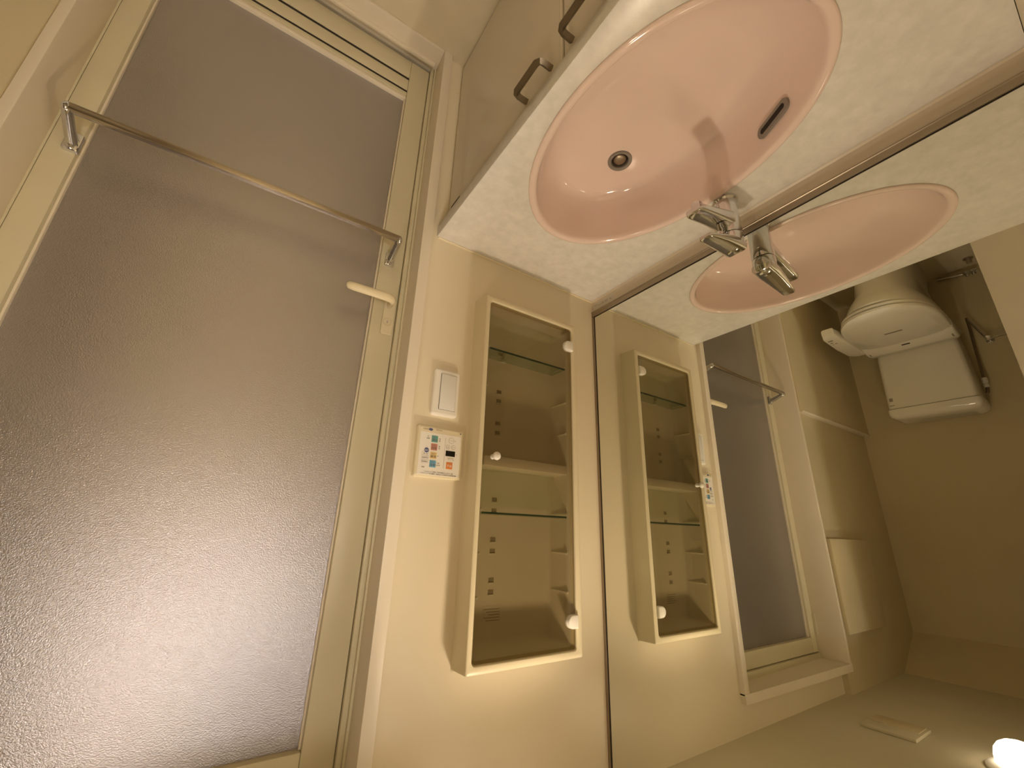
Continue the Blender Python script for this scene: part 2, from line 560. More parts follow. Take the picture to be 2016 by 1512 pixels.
# snap the nearest samples onto the rectangle corners
for cxx in (X0c, X1c - 0.004):
    for cyy in (Y0c, Y1c):
        j = min(range(N), key=lambda k: (outer[k][0] - cxx) ** 2 + (outer[k][1] - cyy) ** 2)
        outer[j] = [cxx, cyy]
def exp_front(p, dx):
    return (p[0] + (dx if p[0] > X1c - 0.0045 else 0.0), p[1])
rings = [[(*p, -0.030) for p in inner], [(*p, 0.0) for p in inner], [(*p, 0.0) for p in outer],
         [(*exp_front(p, 0.0028), -0.0012) for p in outer], [(*exp_front(p, 0.004), -0.004) for p in outer],
         [(*exp_front(p, 0.004), -0.036) for p in outer], [(*exp_front(p, 0.001), -0.040) for p in outer], [(*p, -0.030) for p in inner]]
loft(bm, rings)
bmesh.ops.remove_doubles(bm, verts=bm.verts[:], dist=1e-6)
finish('counter_top', bm, 'counter', ct, 40)
bm = bmesh.new()
prof = [(-0.006, 0.0), (-0.006, 0.041), (0.0015, 0.041), (0.0015, 0.010), (0.003, 0.004), (0.008, 0.0005)]
loft(bm, [[(p[0], Y0c, p[1]) for p in prof], [(p[0], Y1c, p[1]) for p in prof]], True, True)
finish('backsplash', bm, 'backsplash', ct)
bm = bmesh.new()
tube(bm, [(0.004, -0.0022, 0.0022), (CXF - 0.004, -0.0022, 0.0022)], 0.0028, 8)
finish('sealant_bead', bm, 'sealant', ct)

# caution label on the backsplash
lb = empty('caution_label', (0.002, -0.055, Z0 + 0.021))
tag(lb, 'thin grey printed sticker on the backsplash beside the corner', 'sticker')
bx('sticker_film', 0.0014, 0.0019, -0.098, -0.006, 0.013, 0.032, 'label', lb)
for i, (a, b, zz) in enumerate(((-0.090, -0.082, 0.0235), (-0.072, -0.062, 0.025), (-0.074, -0.060, 0.0215), (-0.056, -0.044, 0.025), (-0.058, -0.046, 0.0215), (-0.040, -0.030, 0.0245), (-0.026, -0.012, 0.0205))):
    bx('print_line', 0.0018, 0.0021, a, b, zz - 0.0009, zz + 0.0009, 'faint' if i else 'ink', lb)

# ------------------------------------------------------------------ pink oval basin
bs = empty('wash_basin', (ECX, ECY, Z0 - 0.13))
tag(bs, 'oval pink ceramic wash basin set into the pale counter', 'basin')
DRX, DRY, DEP = 0.2735, -0.3865, 0.130
bm = bmesh.new()
rings = []
for off, z in ((0.006, 0.0003), (0.0, 0.0004), (0.0, 0.0014), (0.0012, 0.0034), (0.004, 0.0048), (0.008, 0.0052), (0.012, 0.0046), (0.0155, 0.0026), (0.018, -0.001)):
    rings.append([(*ell(k, EA - off, EB - off), z) for k in range(N)])
AI, BI = EA - 0.0185, EB - 0.0185
S = [0.995, 0.985, 0.97, 0.95, 0.92, 0.885, 0.85, 0.81, 0.76, 0.70, 0.63, 0.55, 0.46, 0.37, 0.28, 0.20, 0.14]
for s in S:
    z = -0.002 - (DEP - 0.002) * (1 - s ** 9.0) ** 0.95
    f = (max(s - 0.14, 0.0) / 0.86) ** 1.15
    cx_, cy_ = DRX + (ECX - DRX) * f, DRY + (ECY - DRY) * f
    aa = AI * s
    bb = BI * s
    if s < 0.3:                       # turn round towards the drain
        k2 = (0.3 - s) / 0.16
        bb = bb * (1 - k2) + (AI * s) * k2
    rings.append([(*ell(k, aa, bb, cx_, cy_), z) for k in range(N)])
loft(bm, rings, False, False)
finish('bowl', bm, 'basin', bs, 60)
dr = empty('drain', (DRX, DRY, Z0 - DEP))
dr.parent = bs
dr.matrix_parent_inverse = Matrix.Translation(-Vector(parent_loc(bs)))
bm = bmesh.new()
lathe(bm, (DRX, DRY, -DEP), [(0.0300, -0.002), (0.0298, 0.0024), (0.0285, 0.0042), (0.0225, 0.0034), (0.0208, 0.0016), (0.0204, -0.010)], 'z', 40, False)
finish('drain_flange', bm, 'drain', dr)
bm = bmesh.new()
lathe(bm, (DRX, DRY, -DEP), [(0.0206, -0.012), (0.0206, -0.0095)], 'z', 32)
finish('drain_cup', bm, 'dark', dr)
bm = bmesh.new()
lathe(bm, (DRX, DRY, -DEP), [(0.0165, -0.0098), (0.0168, -0.003), (0.0155, -0.0008), (0.011, 0.0008), (0.0001, 0.0016)], 'z', 32)
finish('stopper', bm, 'bronze', dr, 60)
# overflow slot in the back wall of the bowl
def bowl_point(yt, zt):
    best = None
    for i in range(400):
        s = 0.55 + 0.45 * i / 399
        z = -0.002 - (DEP - 0.002) * (1 - s ** 9.0) ** 0.95
        f = (max(s - 0.14, 0.0) / 0.86) ** 1.15
        cx_, cy_ = DRX + (ECX - DRX) * f, DRY + (ECY - DRY) * f
        q = (yt - cy_) / (BI * s)
        if abs(q) < 1:
            x = cx_ - AI * s * math.sqrt(1 - q * q)
            d = abs(z - zt)
            if best is None or d < best[0]: best = (d, x)
    return best[1]
pc = [(bowl_point(y, -0.037), y, -0.037) for y in (-0.662, -0.676, -0.690, -0.704, -0.718)]
pv = bowl_point(-0.69, -0.023) - bowl_point(-0.69, -0.051)
tilt = Vector((pv, 0, 0.028)).normalized()
def slot(half, lift, name, material, extra):
    a = Vector(pc[0]); b = Vector(pc[-1])
    d = (b - a).normalized()
    nrm = d.cross(tilt).normalized()
    if nrm.x < 0: nrm = -nrm
    c = (a + b) / 2 + nrm * lift
    L = (b - a).length / 2 + extra
    bm = bmesh.new()
    ring0, ring1 = [], []
    for k in range(24):
        t = 2 * math.pi * k / 24
        ex = L - half if math.cos(t) > 0 else -(L - half)
        p = c + d * (ex + half * math.cos(t)) + tilt * (half * math.sin(t))
        ring0.append(tuple(p - nrm * 0.006)); ring1.append(tuple(p))
    loft(bm, [ring0, ring1], True, True)
    return bm
fin = slot(0.0120, 0.0060, '', '', 0.010)
of = finish('overflow_ring', fin, 'drain', bs)
finish('overflow_slot', slot(0.0050, 0.0066, '', '', 0.001), 'dark', of)

# ------------------------------------------------------------------ vanity cabinet under the counter
vc = empty('vanity_cabinet', (0.28, -0.5, Z0 + FL))
tag(vc, 'glossy grey beige vanity cabinet under the counter', 'cabinet')
VX = 0.564
bx('body', -0.004, VX - 0.020, YF + 0.003, -0.004, FL + 0.002, -0.16, 'vanity', vc)
bx('top_rail', VX - 0.040, VX - 0.020, YF + 0.003, -0.004, -0.16, -0.041, 'vanity', vc)
for y0, y1, hy0, hy1 in ((-0.505, -0.006, -0.472, -0.388), (-0.990, -0.510, -0.618, -0.534)):
    dv = empty('cabinet_door', (VX, y0, Z0 + FL))
    dv.parent = vc
    dv.matrix_parent_inverse = Matrix.Translation(-Vector(parent_loc(vc)))
    bm = bmesh.new()
    rr = rrect(y0, y1, FL + 0.012, -0.046, 0.012, 5)
    rg = []
    for off, x in ((0, VX - 0.019), (0, VX - 0.004), (0.0012, VX - 0.0012), (0.004, VX)):
        rg.append([(x, p[0], p[1]) for p in rrect(y0 + off, y1 - off, FL + 0.012 + off, -0.046 - off, 0.012, 5)])
    loft(bm, rg, True, True)
    finish('door_front', bm, 'vanity', dv, 20)
    bm = bmesh.new()
    hz = -0.108
    tube(bm, [(VX - 0.002, hy0, hz), (VX + 0.020, hy0, hz), (VX + 0.027, hy0 + 0.002, hz), (VX + 0.031, hy0 + 0.009, hz), (VX + 0.031, hy1 - 0.009, hz), (VX + 0.027, hy1 - 0.002, hz), (VX + 0.020, hy1, hz), (VX - 0.002, hy1, hz)], 0.0074, 4, (1.0, 1.0))
    finish('handle', bm, 'handle', dv, 30)
bx('finger_slot', VX - 0.003, VX + 0.0006, -0.076, -0.024, -0.097, -0.093, 'dark', vc)

# ------------------------------------------------------------------ mirror
mr = empty('wall_mirror', (0.0, -0.5, Z0 + 0.06))
tag(mr, 'large frameless wall mirror above the counter', 'mirror')
MZ1 = 1.30
bx('mirror_glass', -0.006, 0.0022, YF + 0.002, -0.0085, 0.0600, MZ1, 'mirror', mr)
bm = bmesh.new()
prof = [(-0.006, 0.0412), (0.0065, 0.0412), (0.0078, 0.0424), (0.0078, 0.0448), (0.0062, 0.0460), (0.0062, 0.0610), (0.0022, 0.0618), (-0.006, 0.0618)]
loft(bm, [[(p[0], YF + 0.002, p[1]) for p in prof], [(p[0], -0.001, p[1]) for p in prof]], True, True)
finish('bottom_channel', bm, 'bronze', mr)
bx('side_channel', -0.006, 0.0060, -0.0090, -0.0008, 0.0618, MZ1, 'bronze', mr, 0.001)
bx('gasket', 0.0018, 0.0032, YF + 0.002, -0.0095, 0.0616, 0.0632, 'dark', mr)
bx('gasket', 0.0018, 0.0032, -0.0108, -0.0092, 0.0616, MZ1, 'dark', mr)

# ------------------------------------------------------------------ faucet
fc = empty('faucet', (0.078, -0.528, Z0))
tag(fc, 'chrome single lever faucet between the basin and mirror', 'faucet')
FX, FY = 0.076, -0.527
bm = bmesh.new()
lathe(bm, (FX, FY, 0), [(0.0285, 0.0003), (0.0285, 0.006), (0.0255, 0.010), (0.0225, 0.014)], 'z', 40)
finish('base_ring', bm, 'chrome', fc)
bm = bmesh.new()
lathe(bm, (FX, FY, 0), [(0.0255, 0.004), (0.0250, 0.040), (0.0255, 0.078), (0.0262, 0.094), (0.0245, 0.100), (0.0001, 0.1005)], 'z', 40)
finish('body', bm, 'chrome', fc)
# spout: flattened wedge reaching over the bowl
def wedge(bm, stations, y):
    rings = []
    for x, zt, zb, wd, r in stations:
        rings.append([(x, y + q[0], q[1]) for q in rrect(-wd * 1.18, wd * 1.18, zb, zt, r, 4)])
    loft(bm, rings, True, True)
bm = bmesh.new()
wedge(bm, [(0.070, 0.082, 0.036, 0.019, 0.008), (0.105, 0.086, 0.052, 0.0185, 0.008), (0.150, 0.094, 0.068, 0.0175, 0.007), (0.195, 0.104, 0.084, 0.0170, 0.006), (0.214, 0.108, 0.090, 0.0165, 0.006), (0.221, 0.106, 0.094, 0.0140, 0.005)], FY)
sp = finish('spout', bm, 'chrome', fc, 40)
bm = bmesh.new()
lathe(bm, (0.203, FY, 0.088), [(0.0115, 0.0), (0.0115, -0.012), (0.0095, -0.013), (0.009, -0.008), (0.0001, -0.008)], 'z', 28)
ar = finish('aerator', bm, 'chrome', sp)
# lever on top
bm = bmesh.new()
lathe(bm, (FX, FY, 0), [(0.0255, 0.1025), (0.0262, 0.108), (0.0255, 0.128), (0.0210, 0.138), (0.010, 0.143), (0.0001, 0.144)], 'z', 40)
finish('lever_cap', bm, 'chrome', fc)
bm = bmesh.new()
wedge(bm, [(0.058, 0.140, 0.116, 0.0205, 0.009), (0.090, 0.143, 0.118, 0.0205, 0.009), (0.125, 0.147, 0.128, 0.0180, 0.007), (0.160, 0.153, 0.140, 0.0150, 0.0055), (0.184, 0.158, 0.149, 0.0125, 0.004), (0.190, 0.1575, 0.1515, 0.0095, 0.0025)], FY)
lv = finish('lever', bm, 'chrome', fc, 40)
bm = bmesh.new()
lathe(bm, (0.050, FY, 0.118), [(0.006, 0.003), (0.006, -0.004), (0.0001, -0.005)], 'x', 16)
finish('pivot_screw', bm, 'steel', lv)

# ------------------------------------------------------------------ recessed wall cabinet
wc = empty('medicine_cabinet', (0.293, 0.0, Z0 + 0.6))
tag(wc, 'cream recessed wall cabinet with smoked glass door between mirror and switch', 'cabinet')
WX0, WX1, WZ0, WZ1 = 0.1345, 0.4525, 0.157, 1.041
GX0, GX1, GZ0, GZ1 = 0.1525, 0.4375, 0.1755, 1.0225
WY = -0.059
bm = bmesh.new()
def ring_y(x0, x1, z0, z1, r, y, seg=5):
    return [(p[0], y, p[1]) for p in rrect(x0, x1, z0, z1, r, seg)]
loft(bm, [ring_y(WX0 - 0.0008, WX1 + 0.003, WZ0 - 0.004, WZ1 + 0.002, 0.004, 0.0005),
          ring_y(WX0, WX1, WZ0, WZ1, 0.004, -0.003),
          ring_y(WX0 + 0.0006, WX1 - 0.0012, WZ0 + 0.003, WZ1 - 0.002, 0.004, WY + 0.003),
          ring_y(WX0 + 0.0012, WX1 - 0.002, WZ0 + 0.0036, WZ1 - 0.0028, 0.004, WY + 0.001),
          ring_y(WX0 + 0.003, WX1 - 0.0035, WZ0 + 0.005, WZ1 - 0.004, 0.004, WY),
          ring_y(GX0 - 0.003, GX1 + 0.003, GZ0 - 0.003, GZ1 + 0.003, 0.010, WY),
          ring_y(GX0 - 0.001, GX1 + 0.001, GZ0 - 0.001, GZ1 + 0.001, 0.009, WY + 0.001),
          ring_y(GX0, GX1, GZ0, GZ1, 0.008, WY + 0.003),
          ring_y(GX0, GX1, GZ0, GZ1, 0.008, WY + 0.012),
          ring_y(GX0 + 0.006, GX1 - 0.006, GZ0 + 0.006, GZ1 - 0.006, 0.008, WY + 0.013)], False, False)
finish('cabinet_frame', bm, 'cream', wc, 40)
# liner tray (open towards the room)
IX0, IX1, IZ0, IZ1 = GX0 + 0.010, GX1 - 0.010, GZ0 + 0.010, GZ1 - 0.010
IY = 0.032
bm = bmesh.new()
loft(bm, [ring_y(GX0 + 0.006, GX1 - 0.006, GZ0 + 0.006, GZ1 - 0.006, 0.008, WY + 0.013),
          ring_y(IX0, IX1, IZ0, IZ1, 0.008, WY + 0.018),
          ring_y(IX0 + 0.004, IX1 - 0.004, IZ0 + 0.004, IZ1 - 0.004, 0.008, IY - 0.010),
          ring_y(IX0 + 0.007, IX1 - 0.007, IZ0 + 0.007, IZ1 - 0.007, 0.008, IY - 0.003),
          ring_y(IX0 + 0.013, IX1 - 0.013, IZ0 + 0.013, IZ1 - 0.013, 0.006, IY)], False, True)
finish('liner', bm, 'liner', wc, 40)
# divider shelf
bx('divider_shelf', IX0 + 0.001, IX1 - 0.001, -0.046, IY - 0.002, 0.588, 0.613, 'liner', wc, 0.003)
# glass shelves with dark green edges
for zs in (0.303, 0.720):
    gs = bx('glass_shelf', IX0 + 0.004, IX1 - 0.004, -0.0405, IY - 0.014, zs, zs + 0.004, 'shelf_glass', wc)
    bx('shelf_edge', IX0 + 0.004, IX1 - 0.004, -0.0425, -0.0405, zs - 0.0003, zs + 0.0043, 'shelf_edge', gs)
# moulded ribs on both side walls and their rounded front ends
for zr in (0.300, 0.410, 0.500, 0.716, 0.812, 0.902):
    for sx in (0, 1):
        bm = bmesh.new()
        xr = IX0 + 0.0005 if sx == 0 else IX1 - 0.0005
        d = 1 if sx == 0 else -1
        tube(bm, [(xr + d * 0.001, -0.040, zr - 0.003), (xr + d * 0.002, IY - 0.012, zr - 0.003)], 0.003, 8)
        rb = finish('side_rib', bm, 'liner', wc)
        bm = bmesh.new()
        lathe(bm, (xr + d * 0.0025, -0.0405, zr - 0.002), [(0.0001, -0.003), (0.0028, -0.002), (0.0036, 0.0), (0.0030, 0.003), (0.0001, 0.0035)], 'y', 12)
        finish('rib_end', bm, 'white', rb)
# peg slots in the back of the liner, in pairs
for zs in (0.305, 0.420, 0.510, 0.712, 0.808, 0.900):
    for dz in (0.0, -0.0265):
        if zs == 0.305 and dz == 0.0: continue
        sl = bx('peg_slot', 0.338, 0.3525, IY - 0.0008, IY + 0.004, zs + dz - 0.005, zs + dz + 0.005, 'slot', wc)
        bx('slot_lip', 0.3375, 0.353, IY - 0.003, IY + 0.002, zs + dz + 0.005, zs + dz + 0.0078, 'liner', sl, 0.0008)
bx('shelf_peg', 0.330, 0.344, IY - 0.012, IY + 0.002, 0.297, 0.303, 'white', wc, 0.001)
# faint printed notice on the liner back
nt_ = bx('printed_notice', 0.315, 0.365, IY - 0.0006, IY + 0.001, 0.930, 0.966, 'liner', wc)
for k in range(5):
    bx('print_line', 0.318, 0.362 - 0.006 * (k % 3), IY - 0.0009, IY, 0.936 + k * 0.006, 0.9375 + k * 0.006, 'faint', nt_)
# smoked glass door with hinges and knob
gd = empty('glass_door', (0.295, WY, Z0 + 0.6))
gd.parent = wc
gd.matrix_parent_inverse = Matrix.Translation(-Vector(parent_loc(wc)))
bm = bmesh.new()
plate_y(bm, GX0 + 0.0015, GX1 - 0.0015, GZ0 + 0.0015, GZ1 - 0.0015, 0.008, WY + 0.0075, WY + 0.0035, 0.0006)
finish('smoked_pane', bm, 'smoked', gd, None)
for zh in (0.2345, 0.9615):
    bm = bmesh.new()
    rings = []
    for off, y in ((0, WY + 0.010), (0, WY - 0.004), (0.001, WY - 0.0062), (0.0035, WY - 0.0075)):
        x0, x1 = GX0 - 0.001 , GX0 + 0.0300 - off
        half = 0.0150 - off
        ring = []
        for k in range(13):
            a = -math.pi / 2 + math.pi * k / 12
            ring.append((x1 - half + half * math.cos(a), y, zh + half * math.sin(a)))
        ring.append((x0 + off, y, zh + half)); ring.append((x0 + off, y, zh - half))
        rings.append(ring)
    loft(bm, rings, True, True)
    finish('hinge', bm, 'white', gd)
bm = bmesh.new()
lathe(bm, (0.4095, 0, 0.5935), [(0.0062, WY + 0.004), (0.0062, WY - 0.003), (0.0050, WY - 0.007), (0.0060, WY - 0.0105), (0.0092, WY - 0.013), (0.0100, WY - 0.0165), (0.0092, WY - 0.020), (0.0060, WY - 0.0225), (0.0001, WY - 0.0232)], 'y', 28)
finish('knob', bm, 'white', gd, 60)

# ------------------------------------------------------------------ light switch
sw = empty('light_switch', (0.523, 0.0, Z0 + 0.444))
tag(sw, 'white rocker light switch above the counter corner', 'switch')
bm = bmesh.new()
plate_y(bm, 0.4885, 0.5585, 0.384, 0.503, 0.008, 0.001, -0.0115, 0.005)
finish('switch_plate', bm, 'white', sw, 20)
bx('rocker_gap', 0.4985, 0.5415, -0.0122, -0.009, 0.3965, 0.4885, 'ink', sw)
bx('rocker', 0.4993, 0.5407, -0.0145, -0.0100, 0.3973, 0.4877, 'rocker', sw, 0.0012)

# ------------------------------------------------------------------ control panel
cp = empty('control_panel', (0.527, 0.0, Z0 + 0.592))
tag(cp, 'square cream bathroom dryer control panel with coloured keys', 'control panel')
bm = bmesh.new()
plate_y(bm, 0.4665, 0.5870, 0.5315, 0.6515, 0.005, 0.001, -0.0125, 0.006)
finish('panel_body', bm, 'cream', cp, 20)
PYF = -0.0128
bm = bmesh.new()
plate_y(bm, 0.4750, 0.5790, 0.5480, 0.6460, 0.002, -0.0100, PYF, 0.0005)
finish('panel_face', bm, 'face', cp, 20)
TY = PYF - 0.0003
def key(name, x, z, s, material, glyph, gm='ink', sub=None):
    bm = bmesh.new()
    plate_y(bm, x - s / 2, x + s / 2, z - s / 2, z + s / 2, 0.0012, PYF + 0.001, PYF - 0.0007, 0.0004)
    k = finish(name, bm, material, cp, 20)
    text('key_lettering', glyph, s * 0.42, x, z + (0.0018 if sub else 0), PYF - 0.0009, gm, k)
    if sub: text('key_lettering', sub, s * 0.26, x, z - 0.0040, PYF - 0.0009, gm, k)
    return k
key('key', 0.5434, 0.6203, 0.0158, 'blue_key', '換気', 'ink', '入/切')
key('key', 0.5434, 0.6010, 0.0158, 'yellow_key', '乾燥', 'ink', '入/切')
key('key', 0.5434, 0.5815, 0.0158, 'red_key', '暖房', 'ink', '入/切')
key('key', 0.5434, 0.5625, 0.0158, 'green_key', '涼風', 'ink', '入/切')
key('key', 0.5013, 0.6203, 0.0160, 'orange_key', '停止', 'face')
bm = bmesh.new()
plate_y(bm, 0.4885, 0.5130, 0.5855, 0.5985, 0.0008, PYF + 0.001, PYF - 0.0004, 0.0003)
finish('display', bm, 'display', cp, 20)
def round_key(x, z, r, glyph, size, fill='face', ink='ink'):
    bm = bmesh.new()
    lathe(bm, (x, 0, z), [(r, PYF + 0.001), (r, PYF - 0.0003), (r - 0.0005, PYF - 0.0004), (0.0001, PYF - 0.0004)], 'y', 28)
    k = finish('round_key', bm, ink, cp)
    bm = bmesh.new()
    lathe(bm, (x, 0, z), [(r - 0.0005, PYF), (r - 0.0005, PYF - 0.0006), (0.0001, PYF - 0.0006)], 'y', 28)
    finish('key_cap', bm, fill, k)
    text('key_lettering', glyph, size, x, z, PYF - 0.0008, ink, k)
round_key(0.5081, 0.5768, 0.0052, '＋', 0.0068)
round_key(0.4940, 0.5764, 0.0052, '－', 0.0068)
round_key(0.5004, 0.5607, 0.0070, 'タイマー', 0.0030)
round_key(0.5612, 0.5905, 0.0062, '24時間', 0.0030, 'blueprint', 'face')
bx('divider_line', 0.5159, 0.5163, TY - 0.0001, PYF + 0.0003, 0.5556, 0.6280, 'faint', cp)
for zz, s in ((0.5985, '弱・強'), (0.6075, '低温標準'), (0.6165, '衣類乾燥')):
    f = bx('print_frame', 0.5545, 0.5715, TY, PYF + 0.0004, zz - 0.0036, zz + 0.0036, 'faint', cp)
    bx('print_field', 0.5549, 0.5711, TY - 0.00012, PYF, zz - 0.0032, zz + 0.0032, 'face', f)
    text('print_lettering', s, 0.0036, 0.563, zz, TY - 0.0003, 'ink', f)
for x, z, s, b in ((0.530, 0.6222, 0.0034, '●標準'), (0.530, 0.6175, 0.0034, '●強'), (0.532, 0.6010, 0.0034, '●'), (0.5305, 0.5835, 0.0038, '弱'), (0.5305, 0.5785, 0.0038, '強'), (0.5305, 0.5655, 0.0038, '弱'), (0.5305, 0.5605, 0.0038, '強'),
                   (0.5600, 0.5625, 0.0040, '暖房'), (0.5600, 0.5575, 0.0036, '涼'), (0.4995, 0.6065, 0.0030, '●フィルター'), (0.4995, 0.6028, 0.0030, '●残り時間'), (0.4845, 0.5930, 0.0028, '時'), (0.5660, 0.6290, 0.0036, '強制'), (0.4905, 0.5610, 0.0030, '●')):
    text('print_lettering', b, s, x, z, TY - 0.0001, 'faint' if s < 0.0035 else 'ink', cp)
text('print_lettering', '●乾燥運転中は浴室のドアを閉め、衣類を出してください。', 0.0034, 0.528, 0.6428, TY - 0.0001, 'ink', cp)
text('print_lettering', '●フィルターの清掃は月に一度行ってください。', 0.0034, 0.528, 0.6385, TY - 0.0001, 'ink', cp)
# oval logo and small print on the lower edge
bm = bmesh.new()
ring0, ring1 = [], []
for k in range(28):
    t = 2 * math.pi * k / 28
    ring0.append((0.5550 + 0.0052 * math.cos(t), -0.0105, 0.5412 + 0.0031 * math.sin(t)))
    ring1.append((0.5550 + 0.0052 * math.cos(t), -0.0128, 0.5412 + 0.0031 * math.sin(t)))
loft(bm, [ring0, ring1], True, True)
lg = finish('oval_logo', bm, 'blueprint', cp)
text('print_lettering', '浴室暖房', 0.0036, 0.5672, 0.5412, -0.0128, 'faint', cp)
text('print_lettering', '換気乾燥機', 0.0032, 0.534, 0.5400, -0.0128, 'faint', cp)
bx('print_mark', 0.4755, 0.4790, -0.0129, -0.0110, 0.5395, 0.5425, 'ink', cp)

# ------------------------------------------------------------------ toilet (seen in the mirror)
tl = empty('toilet', (1.75, -0.394, Z0 + FL))
tag(tl, 'white toilet with closed lid and tank seen in the mirror', 'toilet')
TY0 = -0.394
def dshape(xf, xb, hw, z, n=40, sq=2.2, yc=TY0):
    """closed outline: rounded front at xf, flat back at xb"""
    out = []
    L = (xb - xf) * 0.56
    for k in range(n + 1):
        a = -math.pi / 2 + math.pi * k / n
        c, s = math.cos(a), math.sin(a)
        e = 2.0 / sq
        out.append((xf + L - L * abs(c) ** e, yc + hw * math.copysign(abs(s) ** e, s), z))
    out.append((xb, yc + hw * 0.97, z)); out.append((xb, yc - hw * 0.97, z))
    return out
bm = bmesh.new()
loft(bm, [dshape(1.60, 2.12, 0.125, FL + 0.001), dshape(1.59, 2.13, 0.130, FL + 0.02), dshape(1.60, 2.12, 0.115, -0.58), dshape(1.56, 2.13, 0.130, -0.45), dshape(1.49, 2.15, 0.165, -0.38), dshape(1.450, 2.18, 0.178, -0.335), dshape(1.442, 2.19, 0.182, -0.318), dshape(1.452, 2.18, 0.175, -0.312)], True, True)
finish('bowl', bm, 'toilet', tl, 50)
bm = bmesh.new()
loft(bm, [dshape(1.448, 1.93, 0.176, -0.306), dshape(1.440, 1.93, 0.182, -0.303), dshape(1.440, 1.93, 0.182, -0.293), dshape(1.446, 1.93, 0.178, -0.290)], True, True)
finish('seat', bm, 'toilet', tl, 50)
bm = bmesh.new()
loft(bm, [dshape(1.446, 1.945, 0.180, -0.286), dshape(1.436, 1.945, 0.188, -0.283), dshape(1.436, 1.945, 0.188, -0.271), dshape(1.445, 1.945, 0.182, -0.265), dshape(1.50, 1.94, 0.15, -0.258), dshape(1.60, 1.93, 0.09, -0.253)], True, True)
finish('lid', bm, 'toilet', tl, 50)
bm = bmesh.new()
rg = []
for x, zt, r in ((1.895, -0.262, 0.01), (1.915, -0.246, 0.012), (1.97, -0.238, 0.012), (2.015, -0.240, 0.012), (2.025, -0.25, 0.01)):
    rg.append([(x, TY0 + q[0], q[1]) for q in rrect(-0.186, 0.186, -0.312, zt, r, 4)])
loft(bm, rg, True, True)
ws = finish('washlet_unit', bm, 'toilet', tl, 50)
bx('sensor_window', 1.918, 1.930, TY0 - 0.012, TY0 + 0.022, -0.2470, -0.2435, 'dark', ws)
bx('hinge_notch', 1.945, 1.972, TY0 + 0.165, TY0 + 0.170, -0.243, -0.2375, 'faint', ws)
bx('hinge_notch', 1.940, 1.972, TY0 - 0.172, TY0 - 0.166, -0.243, -0.2375, 'faint', ws)
text_l = bx('printed_mark', 1.72, 1.735, TY0 - 0.035, TY0 + 0.035, -0.2545, -0.2525, 'faint', bpy.data.objects['lid'])
# side control arm
bm = bmesh.new()
rg = []
for x, y0, y1, zt in ((1.545, -0.205, -0.150, -0.262), (1.58, -0.210, -0.140, -0.252), (1.75, -0.212, -0.136, -0.246), (1.88, -0.212, -0.142, -0.244), (1.94, -0.212, -0.165, -0.250)):
    rg.append([(x, q[0], q[1]) for q in rrect(y0, y1, -0.300, zt, 0.010, 4)])
loft(bm, rg, True, True)
sa = finish('control_arm', bm, 'toilet', tl, 50)
for x, y in ((1.600, -0.160), (1.600, -0.170), (1.632, -0.160), (1.650, -0.174), (1.660, -0.158)):
    bm = bmesh.new()
    lathe(bm, (x, y, -0.2505), [(0.0065, -0.004), (0.0065, 0.0012), (0.0001, 0.0016)], 'z', 14)
    finish('button', bm, 'faint', sa)
# tank and its lid
bm = bmesh.new()
rg = []
for z, x0, hw in ((-0.30, 2.045, 0.160), (-0.225, 2.035, 0.168), (0.0, 2.028, 0.174), (0.064, 2.026, 0.175)):
    rg.append([(q[0], TY0 + q[1], z) for q in rrect(x0, 2.225, -hw, hw, 0.022, 5)])
loft(bm, rg, True, True)
tk = finish('tank', bm, 'toilet', tl, 50)
bm = bmesh.new()
rg = []
for z, o in ((0.066, 0.002), (0.068, -0.002), (0.094, -0.002), (0.108, 0.005), (0.116, 0.018), (0.119, 0.035)):
    rg.append([(q[0], TY0 + q[1], z) for q in rrect(2.022 + o, 2.228 - o * 0.3, -0.178 + o, 0.178 - o, 0.024, 5)])
loft(bm, rg, True, True)
finish('tank_lid', bm, 'toilet', tl, 50)
bx('tank_print', 2.0245, 2.0285, -0.250, -0.236, 0.004, 0.022, 'faint', tk)
bx('tank_print', 2.0245, 2.0285, -0.252, -0.232, 0.044, 0.047, 'faint', tk)

# water valve with supply pipe and the hose joint on the wall behind the toilet
wv = empty('water_valve', (2.2, -0.648, Z0 - 0.26))
tag(wv, 'chrome stop valve with thin supply pipe beside the toilet', 'valve')
bm = bmesh.new()
lathe(bm, (2.212, -0.650, -0.259), [(0.016, 0.027), (0.016, 0.022), (0.008, 0.020), (0.008, -0.014), (0.012, -0.016), (0.012, -0.030), (0.0001, -0.032)], 'x', 20)
finish('valve_body', bm, 'chrome', wv)
bm = bmesh.new()
tube(bm, [(2.205, -0.650, -0.259), (2.205, -0.640, -0.275), (2.205, -0.625, -0.320), (2.205, -0.610, -0.370), (2.205, -0.600, -0.400)], 0.0055, 10)
finish('supply_pipe', bm, 'chrome', wv)
bm = bmesh.new()
tube(bm, [(2.205, -0.650, -0.259), (2.205, -0.690, -0.262), (2.205, -0.730, -0.262)], 0.005, 10)
finish('supply_pipe', bm, 'chrome', wv)
hj = empty('hose_joint', (2.2, -0.572, Z0 - 0.03))
tag(hj, 'white hose joint on the side of the toilet tank', 'hose')
bm = bmesh.new()
lathe(bm, (2.195, -0.585, -0.058), [(0.011, 0.0), (0.012, 0.004), (0.012, 0.024), (0.009, 0.027), (0.009, 0.033), (0.011, 0.035), (0.011, 0.050), (0.0001, 0.052)], 'z', 18)
finish('joint_nut', bm, 'white', hj)
bm = bmesh.new()
tube(bm, [(2.195, -0.585, -0.056), (2.196, -0.588, -0.12), (2.200, -0.592, -0.22), (2.205, -0.598, -0.33), (2.205, -0.600, -0.400)], 0.006, 10)
finish('hose', bm, 'handle', hj)
bm = bmesh.new()
